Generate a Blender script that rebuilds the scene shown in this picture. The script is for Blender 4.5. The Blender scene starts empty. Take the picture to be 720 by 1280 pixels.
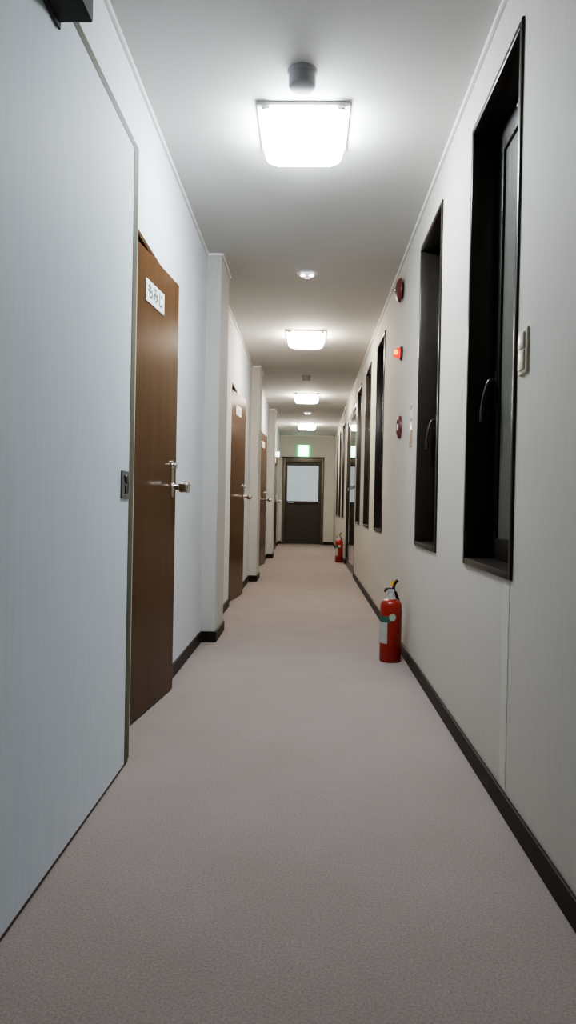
import bpy, bmesh, math
from mathutils import Matrix, Vector

scene = bpy.context.scene
COL = scene.collection
rad = math.radians

# ------------------------------------------------------------------ measures (metres)
H = 2.40                    # ceiling
EYE = 0.858                 # camera height
XR = 0.569                  # right wall face
XL = -0.652                 # left wall face
XP = -0.5617                # pillar face
XD = -0.5795                # face of the fire door folded back on the left wall
YB = 15.52                  # end wall
YF = -2.6                   # wall behind the camera
BAY = 3.49                  # corridor bay


# ------------------------------------------------------------------ materials
def nodes_of(name):
    m = bpy.data.materials.new(name)
    m.use_nodes = True
    nt = m.node_tree
    return m, nt, nt.nodes['Principled BSDF']


def plain(name, col, rough=0.5, metal=0.0, coat=0.0, var=0.06, scale=30.0, bump=0.0, spec=0.5,
          stretch=(1, 1, 1), aux=None, emit=None, estr=0.0):
    """principled surface with a little procedural variation in colour and relief"""
    m, nt, b = nodes_of(name)
    tc = nt.nodes.new('ShaderNodeTexCoord')
    mp = nt.nodes.new('ShaderNodeMapping')
    mp.inputs['Scale'].default_value = stretch
    nt.links.new(tc.outputs['Object'], mp.inputs['Vector'])
    n = nt.nodes.new('ShaderNodeTexNoise')
    n.inputs['Scale'].default_value = scale
    n.inputs['Detail'].default_value = 6
    nt.links.new(mp.outputs['Vector'], n.inputs['Vector'])
    r = nt.nodes.new('ShaderNodeValToRGB')
    lo = aux if aux else [c * (1 - var) for c in col]
    hi = [min(1, c * (1 + var)) for c in col]
    r.color_ramp.elements[0].position = 0.3
    r.color_ramp.elements[1].position = 0.7
    r.color_ramp.elements[0].color = (*lo, 1)
    r.color_ramp.elements[1].color = (*hi, 1)
    nt.links.new(n.outputs['Fac'], r.inputs['Fac'])
    nt.links.new(r.outputs['Color'], b.inputs['Base Color'])
    b.inputs['Roughness'].default_value = rough
    b.inputs['Metallic'].default_value = metal
    b.inputs['Coat Weight'].default_value = coat
    b.inputs['Coat Roughness'].default_value = 0.08
    b.inputs['Specular IOR Level'].default_value = spec
    if bump:
        bp = nt.nodes.new('ShaderNodeBump')
        bp.inputs['Strength'].default_value = bump
        bp.inputs['Distance'].default_value = 0.002
        nt.links.new(n.outputs['Fac'], bp.inputs['Height'])
        nt.links.new(bp.outputs['Normal'], b.inputs['Normal'])
    if emit:
        b.inputs['Emission Color'].default_value = (*emit, 1)
        b.inputs['Emission Strength'].default_value = estr
    return m


def carpet_mat():
    m, nt, b = nodes_of('carpet')
    tc = nt.nodes.new('ShaderNodeTexCoord')
    a = nt.nodes.new('ShaderNodeTexNoise')
    a.inputs['Scale'].default_value = 190
    a.inputs['Detail'].default_value = 5
    c = nt.nodes.new('ShaderNodeTexNoise')
    c.inputs['Scale'].default_value = 3.5
    c.inputs['Detail'].default_value = 4
    for n in (a, c):
        nt.links.new(tc.outputs['Object'], n.inputs['Vector'])
    r = nt.nodes.new('ShaderNodeValToRGB')
    r.color_ramp.elements[0].position = 0.34
    r.color_ramp.elements[1].position = 0.66
    r.color_ramp.elements[0].color = (0.300, 0.250, 0.233, 1)
    r.color_ramp.elements[1].color = (0.392, 0.334, 0.314, 1)
    nt.links.new(a.outputs['Fac'], r.inputs['Fac'])
    r2 = nt.nodes.new('ShaderNodeValToRGB')
    r2.color_ramp.elements[0].position = 0.3
    r2.color_ramp.elements[1].position = 0.7
    r2.color_ramp.elements[0].color = (0.93, 0.92, 0.91, 1)
    r2.color_ramp.elements[1].color = (1, 1, 1, 1)
    nt.links.new(c.outputs['Fac'], r2.inputs['Fac'])
    mx = nt.nodes.new('ShaderNodeMix')
    mx.data_type = 'RGBA'
    mx.blend_type = 'MULTIPLY'
    mx.inputs['Factor'].default_value = 1.0
    nt.links.new(r.outputs['Color'], mx.inputs['A'])
    nt.links.new(r2.outputs['Color'], mx.inputs['B'])
    nt.links.new(mx.outputs['Result'], b.inputs['Base Color'])
    b.inputs['Roughness'].default_value = 0.95
    b.inputs['Specular IOR Level'].default_value = 0.1
    b.inputs['Sheen Weight'].default_value = 0.15
    bp = nt.nodes.new('ShaderNodeBump')
    bp.inputs['Strength'].default_value = 0.3
    bp.inputs['Distance'].default_value = 0.004
    nt.links.new(a.outputs['Fac'], bp.inputs['Height'])
    nt.links.new(bp.outputs['Normal'], b.inputs['Normal'])
    return m


def wood_mat():
    m, nt, b = nodes_of('brown_wood')
    tc = nt.nodes.new('ShaderNodeTexCoord')
    mp = nt.nodes.new('ShaderNodeMapping')
    mp.inputs['Scale'].default_value = (16, 16, 0.8)
    nt.links.new(tc.outputs['Object'], mp.inputs['Vector'])
    n = nt.nodes.new('ShaderNodeTexNoise')
    n.inputs['Scale'].default_value = 2.0
    n.inputs['Detail'].default_value = 8
    n.inputs['Distortion'].default_value = 0.6
    nt.links.new(mp.outputs['Vector'], n.inputs['Vector'])
    r = nt.nodes.new('ShaderNodeValToRGB')
    r.color_ramp.elements[0].position = 0.3
    r.color_ramp.elements[1].position = 0.72
    r.color_ramp.elements[0].color = (0.080, 0.040, 0.018, 1)
    r.color_ramp.elements[1].color = (0.100, 0.051, 0.023, 1)
    nt.links.new(n.outputs['Fac'], r.inputs['Fac'])
    nt.links.new(r.outputs['Color'], b.inputs['Base Color'])
    b.inputs['Roughness'].default_value = 0.22
    b.inputs['Specular IOR Level'].default_value = 0.09
    return m


def glass_mat(name, tint, rough=0.0):
    m, nt, b = nodes_of(name)
    n = nt.nodes.new('ShaderNodeTexNoise')
    n.inputs['Scale'].default_value = 3
    r = nt.nodes.new('ShaderNodeValToRGB')
    r.color_ramp.elements[0].color = (*[t * 0.97 for t in tint], 1)
    r.color_ramp.elements[1].color = (*tint, 1)
    nt.links.new(n.outputs['Fac'], r.inputs['Fac'])
    nt.links.new(r.outputs['Color'], b.inputs['Base Color'])
    b.inputs['Transmission Weight'].default_value = 1.0
    b.inputs['Roughness'].default_value = rough
    b.inputs['IOR'].default_value = 1.5
    return m


def glow(name, col, strength):
    m = bpy.data.materials.new(name)
    m.use_nodes = True
    nt = m.node_tree
    nt.nodes.clear()
    e = nt.nodes.new('ShaderNodeEmission')
    e.inputs['Color'].default_value = (*col, 1)
    e.inputs['Strength'].default_value = strength
    o = nt.nodes.new('ShaderNodeOutputMaterial')
    nt.links.new(e.outputs[0], o.inputs[0])
    return m


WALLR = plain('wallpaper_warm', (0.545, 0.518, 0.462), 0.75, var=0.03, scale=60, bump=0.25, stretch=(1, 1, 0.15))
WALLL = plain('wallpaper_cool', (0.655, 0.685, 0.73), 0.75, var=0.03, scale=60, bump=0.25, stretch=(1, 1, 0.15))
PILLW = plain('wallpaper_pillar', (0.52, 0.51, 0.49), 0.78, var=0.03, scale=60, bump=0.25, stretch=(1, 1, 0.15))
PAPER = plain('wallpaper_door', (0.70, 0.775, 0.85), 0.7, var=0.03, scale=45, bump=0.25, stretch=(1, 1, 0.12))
CEIL = plain('ceiling_paper', (0.56, 0.55, 0.52), 0.85, var=0.03, scale=90, bump=0.2)
CARPET = carpet_mat()
WOOD = wood_mat()
TRIMW = plain('cornice_white', (0.82, 0.82, 0.80), 0.22, var=0.02)
SKIRT = plain('skirting_brown', (0.024, 0.017, 0.013), 0.5, var=0.12, spec=0.25)
BRONZE = plain('bronze_aluminium', (0.038, 0.031, 0.025), 0.30, metal=0.35, var=0.1, scale=12)
BRONZE_L = plain('bronze_frame_light', (0.120, 0.105, 0.078), 0.40, metal=0.3, var=0.1, scale=12)
DARKDOOR = plain('dark_door_panel', (0.034, 0.029, 0.019), 0.5, var=0.12, scale=20)
OLIVE = plain('olive_steel', (0.140, 0.140, 0.100), 0.6, metal=0.0, spec=0.08, var=0.1)
CREAM = plain('cream_lip', (0.66, 0.63, 0.54), 0.5)
CHROME = plain('satin_steel', (0.68, 0.67, 0.64), 0.24, metal=1.0, var=0.04)
GREYMET = plain('grey_metal', (0.16, 0.17, 0.16), 0.5, metal=0.2)
DGREY = plain('dark_grey_metal', (0.060, 0.063, 0.060), 0.7, metal=0.0, spec=0.08)
WHITEM = plain('white_enamel', (0.55, 0.55, 0.56), 0.35, var=0.02)
DETECT = plain('detector_plastic', (0.33, 0.32, 0.345), 0.5, var=0.03)
PLASTIC = plain('ivory_plastic', (0.66, 0.61, 0.47), 0.35, var=0.03)
PINKISH = plain('pale_rocker', (0.68, 0.62, 0.55), 0.3, var=0.03)
PLATE_W = plain('sign_white', (0.82, 0.83, 0.86), 0.4, var=0.02)
INK = plain('sign_ink', (0.10, 0.13, 0.115), 0.6, var=0.1)
INKPALE = plain('sign_ink_pale', (0.50, 0.50, 0.52), 0.6, var=0.05)
RED = plain('extinguisher_red', (0.30, 0.016, 0.008), 0.34, var=0.08, coat=0.2)
REDOLD = plain('alarm_red', (0.15, 0.028, 0.028), 0.4, var=0.1)
BLACK = plain('black_rubber', (0.012, 0.012, 0.012), 0.45)
YELLOW = plain('yellow_plastic', (0.75, 0.43, 0.02), 0.4)
VALVE = plain('valve_alloy', (0.52, 0.53, 0.52), 0.4, metal=0.5)
LABELW = plain('label_white', (0.42, 0.43, 0.39), 0.45, var=0.08)
LABELG = plain('label_green', (0.03, 0.12, 0.085), 0.45)
LABELP = plain('label_pale_green', (0.36, 0.45, 0.35), 0.45)
GREENS = plain('green_case', (0.03, 0.42, 0.16), 0.4, emit=(0.05, 0.75, 0.25), estr=0.5)
OCHRE = plain('ochre_print', (0.21, 0.12, 0.035), 0.4)
PALER = plain('pale_sign', (0.52, 0.46, 0.44), 0.4, var=0.04)
REDINK = plain('faded_red_print', (0.30, 0.13, 0.13), 0.5)
FROST = plain('frosted_pane', (0.50, 0.62, 0.70), 0.55, var=0.04, scale=14, emit=(0.72, 0.86, 0.95), estr=0.10)  # faint emission stands in for light coming from behind the pane
GLASS = glass_mat('door_glass', (0.96, 0.98, 0.97))
OBSCURE = plain('obscure_glass', (0.17, 0.17, 0.145), 0.30, var=0.08, scale=25)
OBSCURE.node_tree.nodes['Principled BSDF'].inputs['Transmission Weight'].default_value = 0.25
SASH = plain('dark_sash', (0.022, 0.018, 0.015), 0.4, metal=0.1, var=0.1, scale=12)
LAMP_C = glow('lamp_cover_cool', (0.86, 0.94, 1.0), 42.0)
LAMP_W = glow('lamp_cover_warm', (1.0, 0.91, 0.77), 34.0)
EXITW = glow('exit_face', (0.72, 1.0, 0.86), 3.2)
EXITG = glow('exit_green', (0.05, 0.62, 0.20), 1.0)
REDGLOW = glow('alarm_glow', (1.0, 0.035, 0.008), 0.9)
REDCORE = glow('alarm_core', (1.0, 0.34, 0.07), 1.9)
ROOMLIT = glow('lit_acrylic', (0.93, 1.0, 0.98), 1.9)
DOMEGL = plain('frosted_dome', (0.80, 0.80, 0.82), 0.18, var=0.02, emit=(1, 1, 1), estr=0.3)
GLINT = glow('glint_glow', (0.95, 0.95, 1.0), 5.0)  # glow that imitates light reflected in the lamp dome


# ------------------------------------------------------------------ mesh helpers
def bm_new():
    return bmesh.new()


def box(bm, x0, x1, y0, y1, z0, z1, bev=0.0, seg=2, M=None):
    t = bmesh.new()
    bmesh.ops.create_cube(t, size=1.0)
    for v in t.verts:
        v.co = Vector(((x0 + x1) / 2 + v.co.x * (x1 - x0), (y0 + y1) / 2 + v.co.y * (y1 - y0),
                       (z0 + z1) / 2 + v.co.z * (z1 - z0)))
    if bev:
        bmesh.ops.bevel(t, geom=list(t.edges), offset=bev, segments=seg, profile=0.5, affect='EDGES')
    merge(bm, t, M)
    return bm


def merge(bm, t, M=None):
    if M is not None:
        bmesh.ops.transform(t, matrix=M, verts=t.verts)
    me = bpy.data.meshes.new('tmp')
    t.to_mesh(me)
    t.free()
    bm.from_mesh(me)
    bpy.data.meshes.remove(me)


def lathe(bm, prof, n=32, M=None, a0=0.0, a1=2 * math.pi):
    """revolve (r, z) profile about z; full turn by default"""
    t = bmesh.new()
    full = abs(a1 - a0 - 2 * math.pi) < 1e-6
    cols = []
    cnt = n if full else n + 1
    for i in range(cnt):
        a = a0 + (a1 - a0) * i / n
        cols.append([t.verts.new((r * math.cos(a), r * math.sin(a), z)) for r, z in prof])
    for i in range(n):
        A, B = cols[i], cols[(i + 1) % cnt]
        for k in range(len(prof) - 1):
            t.faces.new((A[k], B[k], B[k + 1], A[k + 1]))
    bmesh.ops.remove_doubles(t, verts=t.verts, dist=1e-6)
    bmesh.ops.recalc_face_normals(t, faces=t.faces)
    merge(bm, t, M)
    return bm


def tube(bm, pts, r, n=12, M=None):
    """round tube through points; r a number or one radius per point"""
    t = bmesh.new()
    pts = [Vector(p) for p in pts]
    rs = r if isinstance(r, (list, tuple)) else [r] * len(pts)
    up = None
    rings = []
    for i, p in enumerate(pts):
        d = (pts[min(i + 1, len(pts) - 1)] - pts[max(i - 1, 0)]).normalized()
        if up is None:
            up = Vector((0, 0, 1)) if abs(d.z) < 0.9 else Vector((1, 0, 0))
        s = d.cross(up).normalized()
        up = s.cross(d).normalized()
        rings.append([t.verts.new(p + rs[i] * (math.cos(2 * math.pi * k / n) * s + math.sin(2 * math.pi * k / n) * up))
                      for k in range(n)])
    for A, B in zip(rings, rings[1:]):
        for k in range(n):
            t.faces.new((A[k], A[(k + 1) % n], B[(k + 1) % n], B[k]))
    t.faces.new(rings[0][::-1])
    t.faces.new(rings[-1])
    bmesh.ops.recalc_face_normals(t, faces=t.faces)
    merge(bm, t, M)
    return bm


def smooth_path(pts, n=6):
    P = [Vector(p) for p in pts]
    out = []
    for i in range(len(P) - 1):
        a, b, c, d = P[max(i - 1, 0)], P[i], P[i + 1], P[min(i + 2, len(P) - 1)]
        for k in range(n):
            t = k / n
            out.append(0.5 * ((2 * b) + (c - a) * t + (2 * a - 5 * b + 4 * c - d) * t * t + (3 * b - a - 3 * c + d) * t ** 3))
    out.append(P[-1])
    return out


def ring_frame(bm, x0, x1, y0, y1, z0, z1, w, bev=0.0, top=None, bot=None):
    """rectangular frame standing in the Y-Z plane"""
    top = w if top is None else top
    bot = w if bot is None else bot
    box(bm, x0, x1, y0, y0 + w, z0, z1, bev)
    box(bm, x0, x1, y1 - w, y1, z0, z1, bev)
    if bot > 0:
        box(bm, x0, x1, y0 + w * 0.98, y1 - w * 0.98, z0, z0 + bot, bev)
    if top > 0:
        box(bm, x0, x1, y0 + w * 0.98, y1 - w * 0.98, z1 - top, z1, bev)
    return bm


def obj(name, bm, mat, parent=None, smooth=False):
    me = bpy.data.meshes.new(name)
    if smooth:
        for f in bm.faces:
            f.smooth = True
        ang = rad(38)
        for e in bm.edges:
            if len(e.link_faces) == 2 and e.calc_face_angle(0) > ang:
                e.smooth = False
    bm.to_mesh(me)
    bm.free()
    me.materials.append(mat)
    o = bpy.data.objects.new(name, me)
    COL.objects.link(o)
    if parent is not None:
        o.parent = parent
    return o


def empty(name, loc=(0, 0, 0)):
    o = bpy.data.objects.new(name, None)
    o.empty_display_size = 0.1
    o.location = loc
    COL.objects.link(o)
    return o


def tag(o, label=None, cat=None, group=None, kind=None):
    if label:
        o['label'] = label
    if cat:
        o['category'] = cat
    if group:
        o['group'] = group
    if kind:
        o['kind'] = kind
    return o


def copy_tree(o, parent=None):
    c = o.copy()
    COL.objects.link(c)
    c.parent = parent
    for ch in list(o.children):
        copy_tree(ch, c)
    return c


def struct(name, bm, mat, label, cat):
    return tag(obj(name, bm, mat), label, cat, kind='structure')


# ------------------------------------------------------------------ shell
b = bm_new()
box(b, -0.80, 0.75, YF - 0.1, YB + 0.15, -0.10, 0.0)
struct('floor', b, CARPET, 'pinkish grey carpet running the length of the corridor', 'floor')

b = bm_new()
box(b, -0.80, 0.75, YF - 0.1, YB + 0.15, H, H + 0.10)
struct('ceiling', b, CEIL, 'plain pale grey papered corridor ceiling', 'ceiling')

# left wall with four door openings
OPEN0, OPEN1, OPENZ = 2.375, 3.285, 1.878
b = bm_new()
edge = YF
for k in range(4):
    a, c = OPEN0 + k * BAY, OPEN1 + k * BAY
    box(b, XL - 0.14, XL, edge, a, 0, H)
    box(b, XL - 0.14, XL, a, c, OPENZ, H)
    edge = c
box(b, XL - 0.14, XL, edge, YB, 0, H)
bmesh.ops.remove_doubles(b, verts=b.verts, dist=1e-5)
struct('wall_left', b, WALLL, 'white papered left wall holding the brown wooden doors', 'wall')

PILL = [(0.78, 1.19)] + [(0.85 + k * BAY, 1.27 + k * BAY) for k in range(1, 4)]
pl_names = ['white papered pillar behind the grey closer box at left',
            'white papered pillar between the first and second brown doors',
            'white papered pillar between the second and third brown doors',
            'white papered pillar between the third brown door and the last one']
for (y0, y1), lab in zip(PILL, pl_names):
    b = bm_new()
    box(b, XL, XP, y0, y1, 0, H)
    struct('pillar', b, PILLW, lab, 'pillar')

# right wall with window openings and the glass door opening
WY0, WW, WST = 1.960, 0.598, 1.1555
WZ0, WZ1 = 0.660, 2.215
WIN = [WY0, WY0 + WST, WY0 + 3 * WST, WY0 + 4 * WST, WY0 + 5 * WST,
       WY0 + 8 * WST, WY0 + 9 * WST, WY0 + 10 * WST]
GD0, GD1, GDZ = 8.58, 10.52, 2.13
holes = [(y, y + WW, WZ0, WZ1) for y in WIN] + [(GD0, GD1, 0.0, GDZ)]
holes.sort()
b = bm_new()
edge = YF
for (y0, y1, z0, z1) in holes:
    box(b, XR, XR + 0.14, edge, y0, 0, H)
    box(b, XR, XR + 0.14, y0, y1, z1, H)
    if z0 > 0:
        box(b, XR, XR + 0.14, y0, y1, 0, z0)
    edge = y1
box(b, XR, XR + 0.14, edge, YB, 0, H)
bmesh.ops.remove_doubles(b, verts=b.verts, dist=1e-5)
struct('wall_right', b, WALLR, 'off-white papered right wall pierced by tall narrow dark windows', 'wall')

# end wall with its door opening
ED0, ED1, EDZ = -0.575, 0.345, 1.905
b = bm_new()
box(b, XL - 0.14, ED0, YB, YB + 0.14, 0, H)
box(b, ED1, XR + 0.14, YB, YB + 0.14, 0, H)
box(b, ED0, ED1, YB, YB + 0.14, EDZ, H)
struct('wall_back', b, WALLR, 'off-white end wall around the dark half-glazed door', 'wall')
b = bm_new()
box(b, XL - 0.14, XR + 0.14, YF - 0.1, YF, 0, H)
struct('wall_front', b, WALLR, 'off-white corridor wall behind the viewpoint', 'wall')

# wallpaper joint under the nearest window
b = bm_new()
box(b, XR - 0.0012, XR + 0.001, 1.985, 2.050, 0.064, WZ0 - 0.002)
struct('trim_4', b, plain('seam_cream', (0.595, 0.575, 0.50), 0.7, var=0.03),
       'pale vertical wallpaper joint below the nearest window', 'trim')

# cornices
def strip(bm, x0, x1, y0, y1):
    box(bm, x0, x1, y0, y1, H - 0.016, H, 0.004)

b = bm_new()
s = 0.014
edge = PILL[0][1]
for k in range(4):
    y0, y1 = PILL[k]
    strip(b, XP, XP + s, y0 - s, y1 + s)
    strip(b, XL + s * 0.5, XP, y0 - s, y0)
    strip(b, XL + s * 0.5, XP, y1, y1 + s)
    nxt = PILL[k + 1][0] if k < 3 else YB
    strip(b, XL, XL + s, y1, nxt)
struct('trim_1', b, TRIMW, 'thin glossy white cornice along the left wall and its pillars', 'trim')
b = bm_new()
strip(b, XR - s, XR, YF, YB)
struct('trim_2', b, TRIMW, 'thin glossy white cornice along the right wall', 'trim')
b = bm_new()
strip(b, XL + s, XR - s, YB - s, YB)
struct('trim_3', b, TRIMW, 'thin white cornice on the end wall', 'trim')

# skirting boards
BH = 0.068
def skirt(bm, x0, x1, y0, y1, h=BH):
    box(bm, x0, x1, y0, y1, 0, h, 0.003)

b = bm_new()
t = 0.010
for k in range(4):
    y0, y1 = PILL[k]
    oa, oc = OPEN0 + k * BAY, OPEN1 + k * BAY
    if k:
        skirt(b, XP, XP + t, y0 - t, y1 + t)
        skirt(b, XL, XP, y0 - t, y0)
        skirt(b, XL, XP, y1, y1 + t)
        skirt(b, XL, XL + t, y1, oa)
    nxt = PILL[k + 1][0] if k < 3 else YB
    skirt(b, XL, XL + t, oc, nxt)
struct('baseboard_left', b, SKIRT, 'dark brown skirting along the left wall and around its pillars', 'baseboard')
b = bm_new()
skirt(b, XR - t, XR, YF, GD0, 0.064)
skirt(b, XR - t, XR, GD1, YB, 0.064)
struct('baseboard_right', b, SKIRT, 'dark brown skirting along the right wall', 'baseboard')
b = bm_new()
skirt(b, XL + t, ED0 - 0.002, YB - t, YB)
skirt(b, ED1 + 0.002, XR - t, YB - t, YB)
struct('baseboard_back', b, SKIRT, 'dark skirting either side of the end door', 'baseboard')


# ------------------------------------------------------------------ windows
def make_window(name, label):
    root = empty(name, (0, 0, 0))
    tag(root, label, 'window', kind='structure')
    b = bm_new()
    ring_frame(b, XR - 0.008, XR + 0.135, 0.0, WW, WZ0, WZ1, 0.022, 0.005, top=0.024, bot=0.024)
    obj('window_frame', b, BRONZE, root, True)
    sy0, sy1, sz0, sz1 = 0.022, WW - 0.022, WZ0 + 0.024, WZ1 - 0.024
    sx0, sx1 = XR + 0.086, XR + 0.116
    b = bm_new()
    ring_frame(b, sx0, sx1, sy0, sy1, sz0, sz1, 0.060, 0.004, top=0.085, bot=0.075)
    sash = obj('sash', b, SASH, root, True)
    b = bm_new()
    box(b, sx0 + 0.010, sx0 + 0.016, sy0 + 0.055, sy1 - 0.055, sz0 + 0.07, sz1 - 0.08)
    obj('pane', b, OBSCURE, sash)
    hy = sy1 - 0.034
    b = bm_new()
    box(b, sx0 - 0.006, sx0, hy - 0.016, hy + 0.016, 1.235, 1.345, 0.004)
    h = obj('window_handle', b, BRONZE, root, True)
    b = bm_new()
    tube(b, smooth_path([(sx0 - 0.004, hy, 1.310), (sx0 - 0.026, hy - 0.004, 1.306), (sx0 - 0.040, hy - 0.01, 1.270),
                         (sx0 - 0.050, hy - 0.014, 1.215), (sx0 - 0.050, hy - 0.016, 1.160)], 7),
         [0.009] * 8 + [0.008] * 14 + [0.010] * 7, 12)
    obj('lever', b, BRONZE, h, True)
    b = bm_new()
    lathe(b, [(0, 0.016), (0.006, 0.015), (0.009, 0.010), (0.009, 0.0), (0, 0)], 20,
          Matrix.Translation((sx0, 0.31, sz1 - 0.045)) @ Matrix.Rotation(rad(-90), 4, 'Y'))
    obj('window_catch', b, CHROME, root, True)
    return root

wl = ['tall dark bronze window nearest on the right wall, beside the cream switch',
      'second tall dark window on the right wall, above the nearer red extinguisher',
      'third tall dark window on the right wall, just beyond the red alarm lamp',
      'fourth tall dark window on the right wall, middle of the three beyond the alarm bell',
      'fifth tall dark window on the right wall, next to the glass door',
      'narrow dark window just beyond the glass door on the right',
      'narrow dark window far along the right wall, second beyond the glass door',
      'narrow dark window nearest the end wall on the right']
w0 = make_window('window_1', wl[0])
for i, y in enumerate(WIN):
    o = w0 if i == 0 else copy_tree(w0)
    o.name = 'window_%d' % (i + 1)
    o['label'] = wl[i]
    o.location = (0, y, 0)


# ------------------------------------------------------------------ fire door folded back on the left wall
d = empty('door_1', (XD, 1.29, 0))
tag(d, 'white papered fire door folded flat against the left wall in the foreground', 'door', kind='structure')
def rel(bm):
    bmesh.ops.transform(bm, matrix=Matrix.Translation((-XD, -1.29, 0)), verts=bm.verts)
    return bm
FY1 = 2.312
b = bm_new()
box(b, XD - 0.040, XD, 1.21, FY1 - 0.004, 0.008, 2.016)
obj('door_leaf', rel(b), PAPER, d)
b = bm_new()
box(b, XD - 0.041, XD + 0.0015, 2.258, FY1, 0.010, 2.020, 0.001)
box(b, XD - 0.041, XD + 0.0015, 1.21, 2.258, 1.993, 2.020, 0.001)
obj('edge_trim', rel(b), OLIVE, d)
b = bm_new()
box(b, XD - 0.030, XD - 0.004, FY1, FY1 + 0.030, 0.010, 2.012, 0.002)
obj('edge_lip', rel(b), CREAM, d)
b = bm_new()
box(b, XD - 0.040, XD + 0.001, 1.21, 2.30, 0.002, 0.009)  # brown strip colours in the shadowed gap under the leaf
obj('gap_shade', rel(b), plain('brown_strip', (0.10, 0.055, 0.035), 0.6), d)
b = bm_new()
ring_frame(b, XD, XD + 0.004, 2.160, 2.256, 0.868, 0.956, 0.016, 0.0015)
box(b, XD, XD + 0.0015, 2.170, 2.246, 0.876, 0.948)
fl = obj('flush_pull', rel(b), GREYMET, d)
b = bm_new()
lathe(b, [(0, 0.006), (0.012, 0.006), (0.014, 0.002), (0.014, 0)], 20,
      Matrix.Translation((XD + 0.001, 2.215, 0.930)) @ Matrix.Rotation(rad(90), 4, 'Y'))
box(b, XD + 0.001, XD + 0.0035, 2.206, 2.224, 0.884, 0.910, 0.001)
obj('latch_button', rel(b), BLACK, fl, True)
b = bm_new()
box(b, XD + 0.002, XD + 0.083, 1.22, 1.56, 1.918, 2.000, 0.006)
cl = obj('door_closer', rel(b), DGREY, d, True)
b = bm_new()
box(b, XD + 0.0015, XD + 0.008, 1.22, 1.566, 1.908, 2.008, 0.002)
obj('mounting_plate', rel(b), DGREY, cl)
b = bm_new()
for z in (0.25, 1.0, 1.75):
    tube(b, [(XD - 0.001, 1.201, z), (XD - 0.001, 1.201, z + 0.10)], 0.008, 12)
obj('hinge', rel(b), GREYMET, d, True)


# ------------------------------------------------------------------ brown wooden doors
LH = Vector((-0.690, 2.405, 0))      # hinge of the first leaf
LW, LANG = 0.815, rad(-5.8)


def text_mesh(s, size, extr=0.0004):
    cu = bpy.data.curves.new('glyphs', 'FONT')
    cu.body = s
    cu.size = size
    cu.extrude = extr
    cu.offset = 0.0018
    cu.align_x = 'CENTER'
    cu.align_y = 'CENTER'
    o = bpy.data.objects.new('glyphs', cu)
    COL.objects.link(o)
    dg = bpy.context.evaluated_depsgraph_get()
    me = bpy.data.meshes.new_from_object(o.evaluated_get(dg))
    bpy.data.objects.remove(o)
    bpy.data.curves.remove(cu)
    t = bmesh.new()
    t.from_mesh(me)
    bpy.data.meshes.remove(me)
    return t


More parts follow.
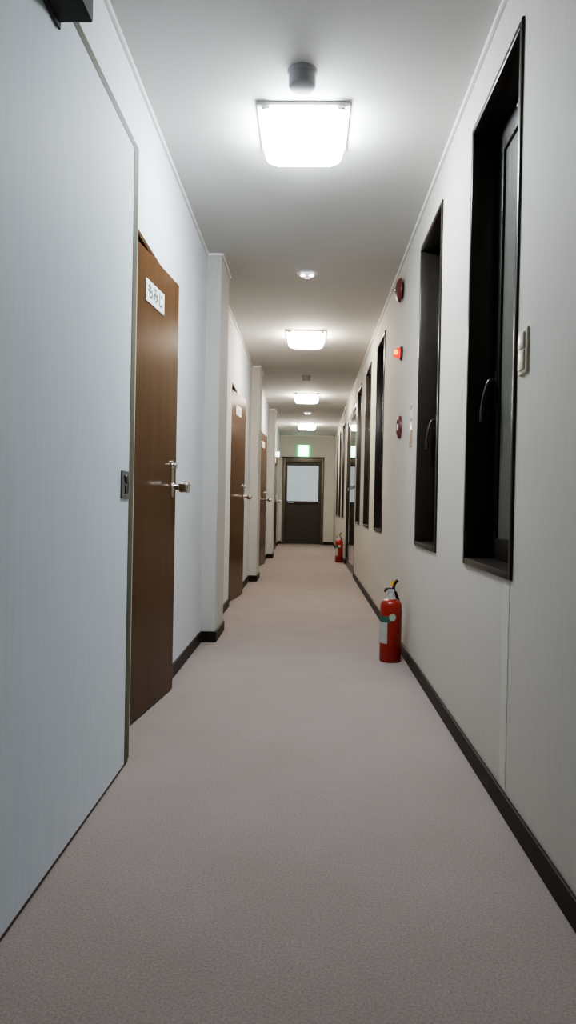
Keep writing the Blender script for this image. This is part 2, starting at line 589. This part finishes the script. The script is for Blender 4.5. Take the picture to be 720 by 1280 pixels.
def make_wood_door(name, label, writing):
    root = empty(name, (LH.x, LH.y, 0))
    tag(root, label, 'door', kind='structure')
    R = Matrix.Rotation(LANG, 4, 'Z')
    b = bm_new()                                   # lining, in wall axes
    x0, x1 = XL - 0.14 - LH.x, XL - 0.002 - LH.x
    y0, y1 = OPEN0 - LH.y + 0.001, OPEN1 - LH.y - 0.001
    box(b, x0, x1, y0, y0 + 0.016, 0, OPENZ - 0.001)
    box(b, x0, x1, y1 - 0.016, y1, 0, OPENZ - 0.001)
    box(b, x0, x1, y0 + 0.016, y1 - 0.016, OPENZ - 0.014, OPENZ - 0.001)
    obj('door_frame', b, WOOD, root)
    b = bm_new()
    box(b, -0.040, 0, 0.004, LW, 0.007, 1.853, 0.002, M=R)
    obj('door_leaf', b, WOOD, root)
    # escutcheon with cylinder knob and thumb turn
    ky, kz = LW - 0.068, 0.930
    b = bm_new()
    t = bmesh.new()
    n, r, zt, zb = 12, 0.021, 1.030, 0.905
    loop = [(ky + r * math.cos(a), zt + r * math.sin(a)) for a in [math.pi * i / n for i in range(n + 1)]]
    loop += [(ky + r * math.cos(a), zb + r * math.sin(a)) for a in [math.pi + math.pi * i / n for i in range(n + 1)]]
    f = t.faces.new([t.verts.new((0.0, y, z)) for y, z in loop])
    e = bmesh.ops.extrude_face_region(t, geom=[f])
    bmesh.ops.translate(t, vec=(0.006, 0, 0), verts=[v for v in e['geom'] if isinstance(v, bmesh.types.BMVert)])
    bmesh.ops.recalc_face_normals(t, faces=t.faces)
    merge(b, t, R)
    es = obj('escutcheon', b, CHROME, root)
    b = bm_new()
    lathe(b, [(0, 0.084), (0.016, 0.084), (0.0245, 0.080), (0.0265, 0.072), (0.0265, 0.050), (0.024, 0.041), (0.014, 0.034),
              (0.013, 0.026), (0.013, 0.014), (0.019, 0.008), (0.018, 0.004), (0, 0.004)], 32,
          R @ Matrix.Translation((0, ky, kz)) @ Matrix.Rotation(rad(90), 4, 'Y'))
    obj('door_knob', b, CHROME, es, True)
    b = bm_new()
    lathe(b, [(0, 0.022), (0.010, 0.021), (0.012, 0.016), (0.012, 0.004), (0, 0.004)], 20,
          R @ Matrix.Translation((0, ky, 1.026)) @ Matrix.Rotation(rad(90), 4, 'Y'))
    box(b, 0.014, 0.024, ky - 0.004, ky + 0.004, 1.014, 1.038, 0.002, M=R)
    obj('thumb_turn', b, CHROME, es, True)
    # name plate
    py0, py1, pz0, pz1 = 0.352, 0.585, 1.655, 1.742
    b = bm_new()
    box(b, 0.0, 0.0035, py0, py1, pz0, pz1, 0.001, M=R)
    pl = obj('name_plate', b, PLATE_W, root)
    pl['label'] = 'white name plate high on the door'
    if writing:
        b = bm_new()
        M = R @ Matrix.Translation((0.0042, (py0 + py1) / 2, (pz0 + pz1) / 2)) @ Matrix(
            ((0, 0, 1, 0), (1, 0, 0, 0), (0, 1, 0, 0), (0, 0, 0, 1)))
        merge(b, text_mesh(writing, 0.066), M)
        obj('lettering', b, INK, pl)
    else:
        b = bm_new()
        for i in range(3):
            y = py0 + 0.085 + i * 0.034
            box(b, 0.003, 0.0040, y, y + 0.018, pz0 + 0.028, pz1 - 0.028, M=R)
        obj('lettering', b, INKPALE, pl)
    return root

make_wood_door('door_2', 'nearest brown wooden door, ajar, with steel knob and lettered white plate', '\u3082\u307f\u3058')
d3 = make_wood_door('door_3', 'second brown wooden door along the left wall, slightly ajar', None)
d3.location.y += BAY
d4 = copy_tree(d3)
d4.name = 'door_4'
d4['label'] = 'third brown wooden door along the left wall, between two pillars'
d4.location.y += BAY
d5 = copy_tree(d3)
d5.name = 'door_5'
d5['label'] = 'last brown wooden door on the left, under the small lit sign'
d5.location.y += 2 * BAY


# ------------------------------------------------------------------ glass double door in the right wall
g = empty('door_6', (XR, (GD0 + GD1) / 2, 0))
tag(g, 'full-height dark framed glass double door in the right wall', 'door', kind='structure')
def relg(bm):
    bmesh.ops.transform(bm, matrix=Matrix.Translation((-XR, -(GD0 + GD1) / 2, 0)), verts=bm.verts)
    return bm
b = bm_new()
ring_frame(b, XR - 0.002, XR + 0.10, GD0 + 0.002, GD1 - 0.002, 0.0, GDZ - 0.002, 0.045, 0.004, top=0.05, bot=0.012)
obj('door_frame', relg(b), BRONZE, g, True)
gmid = (GD0 + GD1) / 2
for hy, sgn, ang in ((GD0 + 0.05, 1, rad(1.55)), (GD1 - 0.05, -1, rad(-1.55))):
    wleaf = gmid - 0.003 - (GD0 + 0.05)
    M = Matrix.Translation((XR + 0.010, hy, 0)) @ Matrix.Rotation(ang, 4, 'Z')
    a, c = (0.0, wleaf) if sgn > 0 else (-wleaf, 0.0)
    t = bm_new()
    ring_frame(t, 0.0065, 0.034, a, c, 0.016, GDZ - 0.055, 0.040, 0.0, top=0.05, bot=0.10)
    box(t, 0.004, 0.032, a + 0.038, c - 0.038, 1.085, 1.125, 0.001)
    b = bm_new()
    merge(b, t, M)
    lf = obj('door_leaf', relg(b), BRONZE, g, True)
    b = bm_new()
    box(b, 0.008, 0.014, a + 0.035, c - 0.035, 0.10, 1.09, M=M)
    obj('lower_pane', relg(b), GLASS, lf)
    b = bm_new()
    box(b, 0.008, 0.014, a + 0.035, c - 0.035, 1.12, GDZ - 0.10, M=M)
    obj('upper_pane', relg(b), GLASS, lf)


# ------------------------------------------------------------------ end door
e = empty('door_7', ((ED0 + ED1) / 2, YB, 0))
tag(e, 'dark half-glazed door closing the far end of the corridor', 'door', kind='structure')
def rele(bm):
    bmesh.ops.transform(bm, matrix=Matrix.Translation((-(ED0 + ED1) / 2, -YB, 0)), verts=bm.verts)
    return bm
b = bm_new()
jw = 0.062
box(b, ED0 + 0.001, ED0 + jw, YB - 0.012, YB + 0.10, 0, EDZ - 0.001, 0.004)
box(b, ED1 - jw, ED1 - 0.001, YB - 0.012, YB + 0.10, 0, EDZ - 0.001, 0.004)
box(b, ED0 + jw, ED1 - jw, YB - 0.012, YB + 0.10, EDZ - 0.105, EDZ - 0.001, 0.004)
obj('door_frame', rele(b), BRONZE_L, e, True)
b = bm_new()
box(b, ED0 - 0.03, ED1 + 0.006, YB - 0.022, YB - 0.001, EDZ + 0.001, EDZ + 0.022, 0.003)
obj('drip_cap', rele(b), BRONZE, e, True)
b = bm_new()
lx0, lx1 = ED0 + jw + 0.003, ED1 - jw - 0.003
gx0, gx1, gz0, gz1 = -0.466, 0.222, 0.955, 1.735
box(b, lx0, gx0, YB + 0.02, YB + 0.055, 0.012, EDZ - 0.108, 0.002)
box(b, gx1, lx1, YB + 0.02, YB + 0.055, 0.012, EDZ - 0.108, 0.002)
box(b, gx0, gx1, YB + 0.02, YB + 0.055, gz1, EDZ - 0.108, 0.002)
box(b, gx0, gx1, YB + 0.02, YB + 0.055, 0.012, gz0, 0.002)
lf = obj('door_leaf', rele(b), DARKDOOR, e)
b = bm_new()
box(b, gx0, gx1, YB + 0.018, YB + 0.055, gz0 - 0.075, gz0 - 0.002, 0.003)
obj('mid_rail', rele(b), BRONZE, lf, True)
b = bm_new()
box(b, gx0 - 0.004, gx1 + 0.004, YB + 0.030, YB + 0.040, gz0 - 0.004, gz1 + 0.004)
obj('frosted_pane', rele(b), FROST, lf)
b = bm_new()
hx, hz = -0.425, 0.925
lathe(b, [(0, 0.012), (0.022, 0.011), (0.026, 0.0), (0, 0)], 24,
      Matrix.Translation((hx, YB + 0.02, hz)) @ Matrix.Rotation(rad(90), 4, 'X'))
tube(b, smooth_path([(hx, YB + 0.012, hz), (hx, YB - 0.03, hz), (hx + 0.03, YB - 0.036, hz), (hx + 0.12, YB - 0.034, hz - 0.004)], 6), 0.011, 12)
obj('lever_handle', rele(b), CHROME, lf, True)
b = bm_new()
box(b, ED0 + jw, ED1 - jw, YB - 0.01, YB + 0.10, 0.0, 0.010, 0.002)
obj('threshold', rele(b), plain('threshold_alloy', (0.30, 0.29, 0.25), 0.4, metal=0.4), e)


# ------------------------------------------------------------------ ceiling lights
def rounded_rect(w, l, r, n=6):
    pts = []
    for cx, cy, a0 in ((w / 2 - r, l / 2 - r, 0), (-w / 2 + r, l / 2 - r, 90), (-w / 2 + r, -l / 2 + r, 180), (w / 2 - r, -l / 2 + r, 270)):
        for i in range(n + 1):
            a = rad(a0 + 90 * i / n)
            pts.append((cx + r * math.cos(a), cy + r * math.sin(a)))
    return pts


def make_light(label):
    root = empty('ceiling_light', (-0.047, 2.88, H))
    tag(root, label, 'ceiling light', 'square ceiling lights down the corridor')
    b = bm_new()
    box(b, -0.180, 0.180, -0.180, 0.180, -0.014, 0.0, 0.004)
    obj('base_plate', b, WHITEM, root, True)
    b = bm_new()
    prof = [(0.335, -0.014, 0.020), (0.335, -0.026, 0.024), (0.322, -0.060, 0.030), (0.306, -0.082, 0.036),
            (0.284, -0.094, 0.044), (0.25, -0.099, 0.05), (0.12, -0.101, 0.05)]
    rings = [[b.verts.new((x, y, z)) for x, y in rounded_rect(w, w, r)] for w, z, r in prof]
    for A, B in zip(rings, rings[1:]):
        for i in range(len(A)):
            b.faces.new((A[i], A[(i + 1) % len(A)], B[(i + 1) % len(A)], B[i]))
    b.faces.new(rings[-1])
    bmesh.ops.recalc_face_normals(b, faces=b.faces)
    obj('cover', b, LAMP_C, root, True)
    for sx in (-1, 1):
        for sy in (-1, 1):
            b = bm_new()
            x, y = sx * 0.145, sy * 0.172
            box(b, x - 0.016, x + 0.016, y - 0.010, y + 0.010, -0.030, -0.012, 0.003)
            obj('clip', b, CHROME, root, True)
    return root

ll = ['nearest square glowing ceiling light, just beyond the round detector',
      'second square glowing ceiling light from the viewer',
      'third square glowing ceiling light from the viewer',
      'farthest square glowing ceiling light, in front of the end wall']
L0 = make_light(ll[0])
warm = None
for k in range(1, 4):
    o = copy_tree(L0)
    o.location.y = 2.88 + k * BAY
    o['label'] = ll[k]
    for ch in o.children:
        if ch.name.startswith('cover'):
            if warm is None:
                warm = ch.data.copy()
                warm.materials[0] = LAMP_W
            ch.data = warm


# ------------------------------------------------------------------ detectors and emergency lamps on the ceiling
def make_detector(label):
    root = empty('smoke_detector', (-0.050, 2.515, H))
    tag(root, label, 'smoke detector', 'cylindrical detectors on the ceiling')
    b = bm_new()
    lathe(b, [(0, 0), (0.053, 0), (0.053, -0.014), (0.050, -0.016), (0, -0.016)], 40)
    obj('base_ring', b, DETECT, root, True)
    b = bm_new()
    lathe(b, [(0, -0.016), (0.048, -0.016), (0.049, -0.050), (0.046, -0.057), (0.040, -0.060), (0, -0.060)], 40)
    obj('sensor_body', b, DETECT, root, True)
    return root

D0 = make_detector('pale cylindrical detector in front of the nearest ceiling light')
o = copy_tree(D0)
o.location.y = 8.40
o['label'] = 'small cylindrical detector between the second and third ceiling lights'


def make_emergency(label):
    root = empty('emergency_lamp', (-0.035, 4.68, H))
    tag(root, label, 'emergency lamp', 'small round emergency lamps on the ceiling')
    b = bm_new()
    lathe(b, [(0.072, 0), (0.072, -0.006), (0.062, -0.011), (0.050, -0.010), (0.046, -0.004), (0.046, 0)], 40)
    obj('ring', b, WHITEM, root, True)
    b = bm_new()
    lathe(b, [(0.047, -0.004), (0.045, -0.016), (0.036, -0.026), (0.020, -0.032), (0.0, -0.034)], 40)
    obj('dome', b, DOMEGL, root, True)
    for sx in (-1, 1):  # glowing spindles imitate the bright glint reflected in the dome
        b = bm_new()
        lathe(b, [(0, -0.020), (0.006, -0.015), (0.009, 0), (0.006, 0.015), (0, 0.020)], 16,
              Matrix.Translation((sx * 0.024, -0.026, -0.025)) @ Matrix.Rotation(rad(90 + sx * 12), 4, 'Y'))
        obj('dome_glint', b, GLINT, root, True)
    return root

E0 = make_emergency('small round lamp with bright glint between the first two ceiling lights')
o = copy_tree(E0)
o.location.y = 4.68 + 2 * BAY
o['label'] = 'tiny round lamp between the third and farthest ceiling lights'


# ------------------------------------------------------------------ exit sign and lit room sign
x = empty('exit_sign', (-0.120, YB, 2.05))
tag(x, 'glowing green and white exit sign above the end door', 'exit sign')
b = bm_new()
box(b, -0.150, 0.150, -0.060, 0.0, -0.118, 0.138, 0.006)
obj('case', b, GREENS, x, True)
b = bm_new()
box(b, -0.108, 0.108, -0.064, -0.058, -0.112, 0.132, 0.002)
obj('lit_face', b, EXITW, x)
for sx in (-1, 1):
    b = bm_new()
    box(b, sx * 0.128 - 0.018, sx * 0.128 + 0.018, -0.0635, -0.058, -0.112, 0.132, 0.002)
    obj('green_border', b, EXITG, x)

r_ = empty('room_sign', (XL, 12.98, 1.795))
tag(r_, 'small white glowing sign projecting from left wall above last brown door', 'sign')
b = bm_new()
box(b, 0.0, 0.02, -0.03, 0.03, -0.045, 0.045, 0.002)
obj('bracket', b, WHITEM, r_)
b = bm_new()
box(b, 0.018, 0.112, -0.018, 0.018, -0.045, 0.045, 0.003)
obj('lit_panel', b, ROOMLIT, r_)


# ------------------------------------------------------------------ alarm fittings on the right wall (all face -X)
WALLROT = Matrix.Rotation(rad(-90), 4, 'Y')
f = empty('alarm_bell', (XR + 0.0015, 4.44, 2.217))
tag(f, 'round dark red alarm bell high on the right wall by the cornice', 'alarm bell')
b = bm_new()
lathe(b, [(0, 0), (0.050, 0), (0.050, 0.020), (0, 0.020)], 32, WALLROT)
obj('back_box', b, DGREY, f, True)
b = bm_new()
lathe(b, [(0.068, 0.014), (0.075, 0.016), (0.075, 0.022), (0.066, 0.034), (0.046, 0.044), (0.020, 0.049), (0.0, 0.050)], 40, WALLROT)
obj('gong', b, REDOLD, f, True)
b = bm_new()
lathe(b, [(0, 0.058), (0.008, 0.056), (0.010, 0.048), (0, 0.046)], 16, WALLROT)
obj('centre_nut', b, CHROME, f, True)

f = empty('alarm_lamp', (XR + 0.0015, 4.425, 1.820))
tag(f, 'small glowing red alarm lamp on the right wall below the bell', 'alarm lamp')
b = bm_new()
lathe(b, [(0, 0), (0.046, 0), (0.046, 0.006), (0.036, 0.016), (0, 0.016)], 32, WALLROT)
obj('lamp_base', b, DGREY, f, True)
b = bm_new()
lathe(b, [(0.034, 0.012), (0.034, 0.024), (0.030, 0.040), (0.020, 0.052), (0.0, 0.057)], 32, WALLROT)
obj('lens', b, REDGLOW, f, True)
b = bm_new()
lathe(b, [(0, -0.016), (0.011, -0.012), (0.016, 0), (0.011, 0.012), (0, 0.016)], 16,
      Matrix.Translation((-0.042, -0.024, 0.002)))
obj('hot_spot', b, REDCORE, f, True)

f = empty('alarm_button', (XR + 0.0015, 4.43, 1.360))
tag(f, 'round reddish alarm call button on the right wall below the glowing lamp', 'alarm button')
b = bm_new()
lathe(b, [(0, 0), (0.072, 0), (0.072, 0.010), (0.066, 0.018), (0.048, 0.022), (0.046, 0.016), (0, 0.016)], 40, WALLROT)
obj('housing', b, REDOLD, f, True)
b = bm_new()
lathe(b, [(0, 0.024), (0.018, 0.023), (0.022, 0.016), (0, 0.016)], 24, WALLROT)
obj('push_button', b, PLATE_W, f, True)
b = bm_new()
box(b, -0.021, -0.017, -0.03, 0.03, 0.046, 0.064, 0.001)
obj('white_tab', b, PLATE_W, f)

f = empty('notice_plate', (XR + 0.0015, 3.962, 1.317))
tag(f, 'thin upright notice with ochre foot on right wall beside the second window', 'notice')
b = bm_new()
box(b, -0.003, 0, -0.055, 0.055, -0.120, 0.120, 0.001)
obj('backing', b, PALER, f)
for z0, z1 in ((0.090, 0.112), (0.026, 0.040)):
    b = bm_new()
    box(b, -0.0045, -0.002, -0.030, 0.030, z0, z1)
    obj('red_mark', b, REDINK, f)
b = bm_new()
box(b, -0.005, -0.002, -0.040, 0.040, -0.025, 0.010)
obj('white_band', b, plain('white_band', (0.85, 0.85, 0.85), 0.25, emit=(1, 1, 1), estr=0.0), f)
b = bm_new()
box(b, -0.0045, -0.002, -0.050, 0.050, -0.116, -0.030)
obj('ochre_panel', b, OCHRE, f)

f = empty('light_switch', (XR + 0.0015, 1.893, 1.279))
tag(f, 'cream wall switch plate beside the nearest window', 'light switch')
b = bm_new()
box(b, -0.009, 0, -0.036, 0.036, -0.060, 0.060, 0.004)
obj('switch_plate', b, PLASTIC, f, True)
b = bm_new()
box(b, -0.015, -0.006, -0.024, 0.024, 0.006, 0.050, 0.003)
obj('upper_rocker', b, PINKISH, f, True)['label'] = 'paler upper rocker'
b = bm_new()
box(b, -0.014, -0.006, -0.024, 0.024, -0.050, 0.002, 0.003)
obj('lower_rocker', b, PLASTIC, f, True)


# ------------------------------------------------------------------ fire extinguishers
def make_ext(label):
    root = empty('fire_extinguisher', (0.475, 3.94, 0))
    tag(root, label, 'fire extinguisher', 'red fire extinguishers on the corridor floor')
    R = 0.060
    b = bm_new()
    lathe(b, [(0, 0.004), (0.050, 0.004), (0.052, 0.0), (0.057, 0.0), (R, 0.006), (R, 0.300), (0.058, 0.318), (0.051, 0.333),
              (0.038, 0.343), (0.022, 0.347), (0.017, 0.352), (0, 0.352)], 48)
    obj('cylinder', b, RED, root, True)
    b = bm_new()
    lathe(b, [(0, 0.345), (0.024, 0.345), (0.024, 0.352), (0.019, 0.356), (0.019, 0.374), (0.015, 0.380), (0, 0.380)], 28)
    box(b, -0.022, 0.016, -0.014, 0.014, 0.372, 0.402, 0.005)
    vl = obj('valve', b, VALVE, root, True)
    b = bm_new()     # carrying grip and squeeze lever
    tube(b, [(0.012, 0, 0.396), (-0.010, 0, 0.402), (-0.032, 0, 0.400), (-0.036, 0, 0.384)], [0.008, 0.009, 0.008, 0.006], 12)
    obj('grip', b, BLACK, vl, True)
    b = bm_new()
    tube(b, smooth_path([(0.014, 0, 0.392), (0.012, 0, 0.412), (0.018, 0, 0.432), (0.034, 0, 0.452)], 5), 0.0085, 12)
    obj('lever', b, BLACK, vl, True)
    b = bm_new()
    tube(b, [(0.000, -0.009, 0.418), (0.006, -0.009, 0.438), (0.012, -0.009, 0.450)], 0.0075, 12)
    obj('safety_pin', b, YELLOW, vl, True)
    b = bm_new()
    tube(b, smooth_path([(0.012, 0.006, 0.388), (0.026, 0.016, 0.380), (0.034, 0.030, 0.360), (0.046, 0.040, 0.330),
                         (0.055, 0.043, 0.285), (0.054, 0.042, 0.22), (0.053, 0.041, 0.15)], 5), 0.008, 12)
    hs = obj('hose', b, BLACK, root, True)
    b = bm_new()
    box(b, 0.044, 0.067, 0.030, 0.056, 0.256, 0.276, 0.003)
    obj('hose_clip', b, BLACK, hs, True)
    # printed labels wrapped round the body; -90 deg faces the viewer
    def wrap(a0, a1, z0, z1, rr):
        bb = bm_new()
        lathe(bb, [(rr - 0.0008, z0), (rr, z0), (rr, z1), (rr - 0.0008, z1)], 16, None, rad(a0), rad(a1))
        return bb
    obj('white_label', wrap(-205, -114, 0.105, 0.222, R + 0.0012), LABELW, root, True)
    obj('green_label', wrap(-205, -98, 0.222, 0.256, R + 0.0014), LABELG, root, True)
    bb = bm_new()
    n = 24
    pts = []
    for i in range(n):
        a = 2 * math.pi * i / n
        ang = rad(-88) + 0.019 * math.cos(a) / R
        pts.append(bb.verts.new(((R + 0.0020) * math.cos(ang), (R + 0.0020) * math.sin(ang), 0.252 + 0.019 * math.sin(a))))
    c = bb.verts.new((0, -(R + 0.0022), 0.252))
    for i in range(n):
        bb.faces.new((c, pts[i], pts[(i + 1) % n]))
    bmesh.ops.recalc_face_normals(bb, faces=bb.faces)
    obj('round_emblem', bb, LABELP, root, True)
    return root

X0 = make_ext('near red fire extinguisher standing against right wall below the second window')
o = copy_tree(X0)
o.location = (0.490, 10.78, 0)
o['label'] = 'distant small red fire extinguisher on the floor past the glass door'


# ------------------------------------------------------------------ world, camera, colour
w = bpy.data.worlds.new('night')
scene.world = w
w.use_nodes = True
bg = w.node_tree.nodes['Background']
bg.inputs['Color'].default_value = (0.5, 0.6, 0.8, 1)
bg.inputs['Strength'].default_value = 0.002

yaw, pitch, roll = 0.0281, -0.0096, 0.0195
fw = Vector((-math.sin(yaw) * math.cos(pitch), math.cos(yaw) * math.cos(pitch), math.sin(pitch)))
r0 = Vector((math.cos(yaw), math.sin(yaw), 0))
u0 = r0.cross(fw)
rt = math.cos(roll) * r0 + math.sin(roll) * u0
up = -math.sin(roll) * r0 + math.cos(roll) * u0
cam = bpy.data.cameras.new('camera')
cam.sensor_fit = 'VERTICAL'
cam.sensor_height = 36.0
cam.lens = 36.0 * 880.0 / 1280.0
cam.clip_start = 0.02
co = bpy.data.objects.new('camera', cam)
COL.objects.link(co)
m = Matrix((rt, up, -fw)).transposed().to_4x4()
m.translation = Vector((0, 0, EYE))
co.matrix_world = m
scene.camera = co

scene.view_settings.view_transform = 'AgX'
scene.view_settings.look = 'AgX - Medium High Contrast'
scene.view_settings.exposure = 1.05
scene.view_settings.gamma = 1.0
scene.cycles.max_bounces = 12
scene.cycles.diffuse_bounces = 7
scene.cycles.glossy_bounces = 6
scene.cycles.transmission_bounces = 8
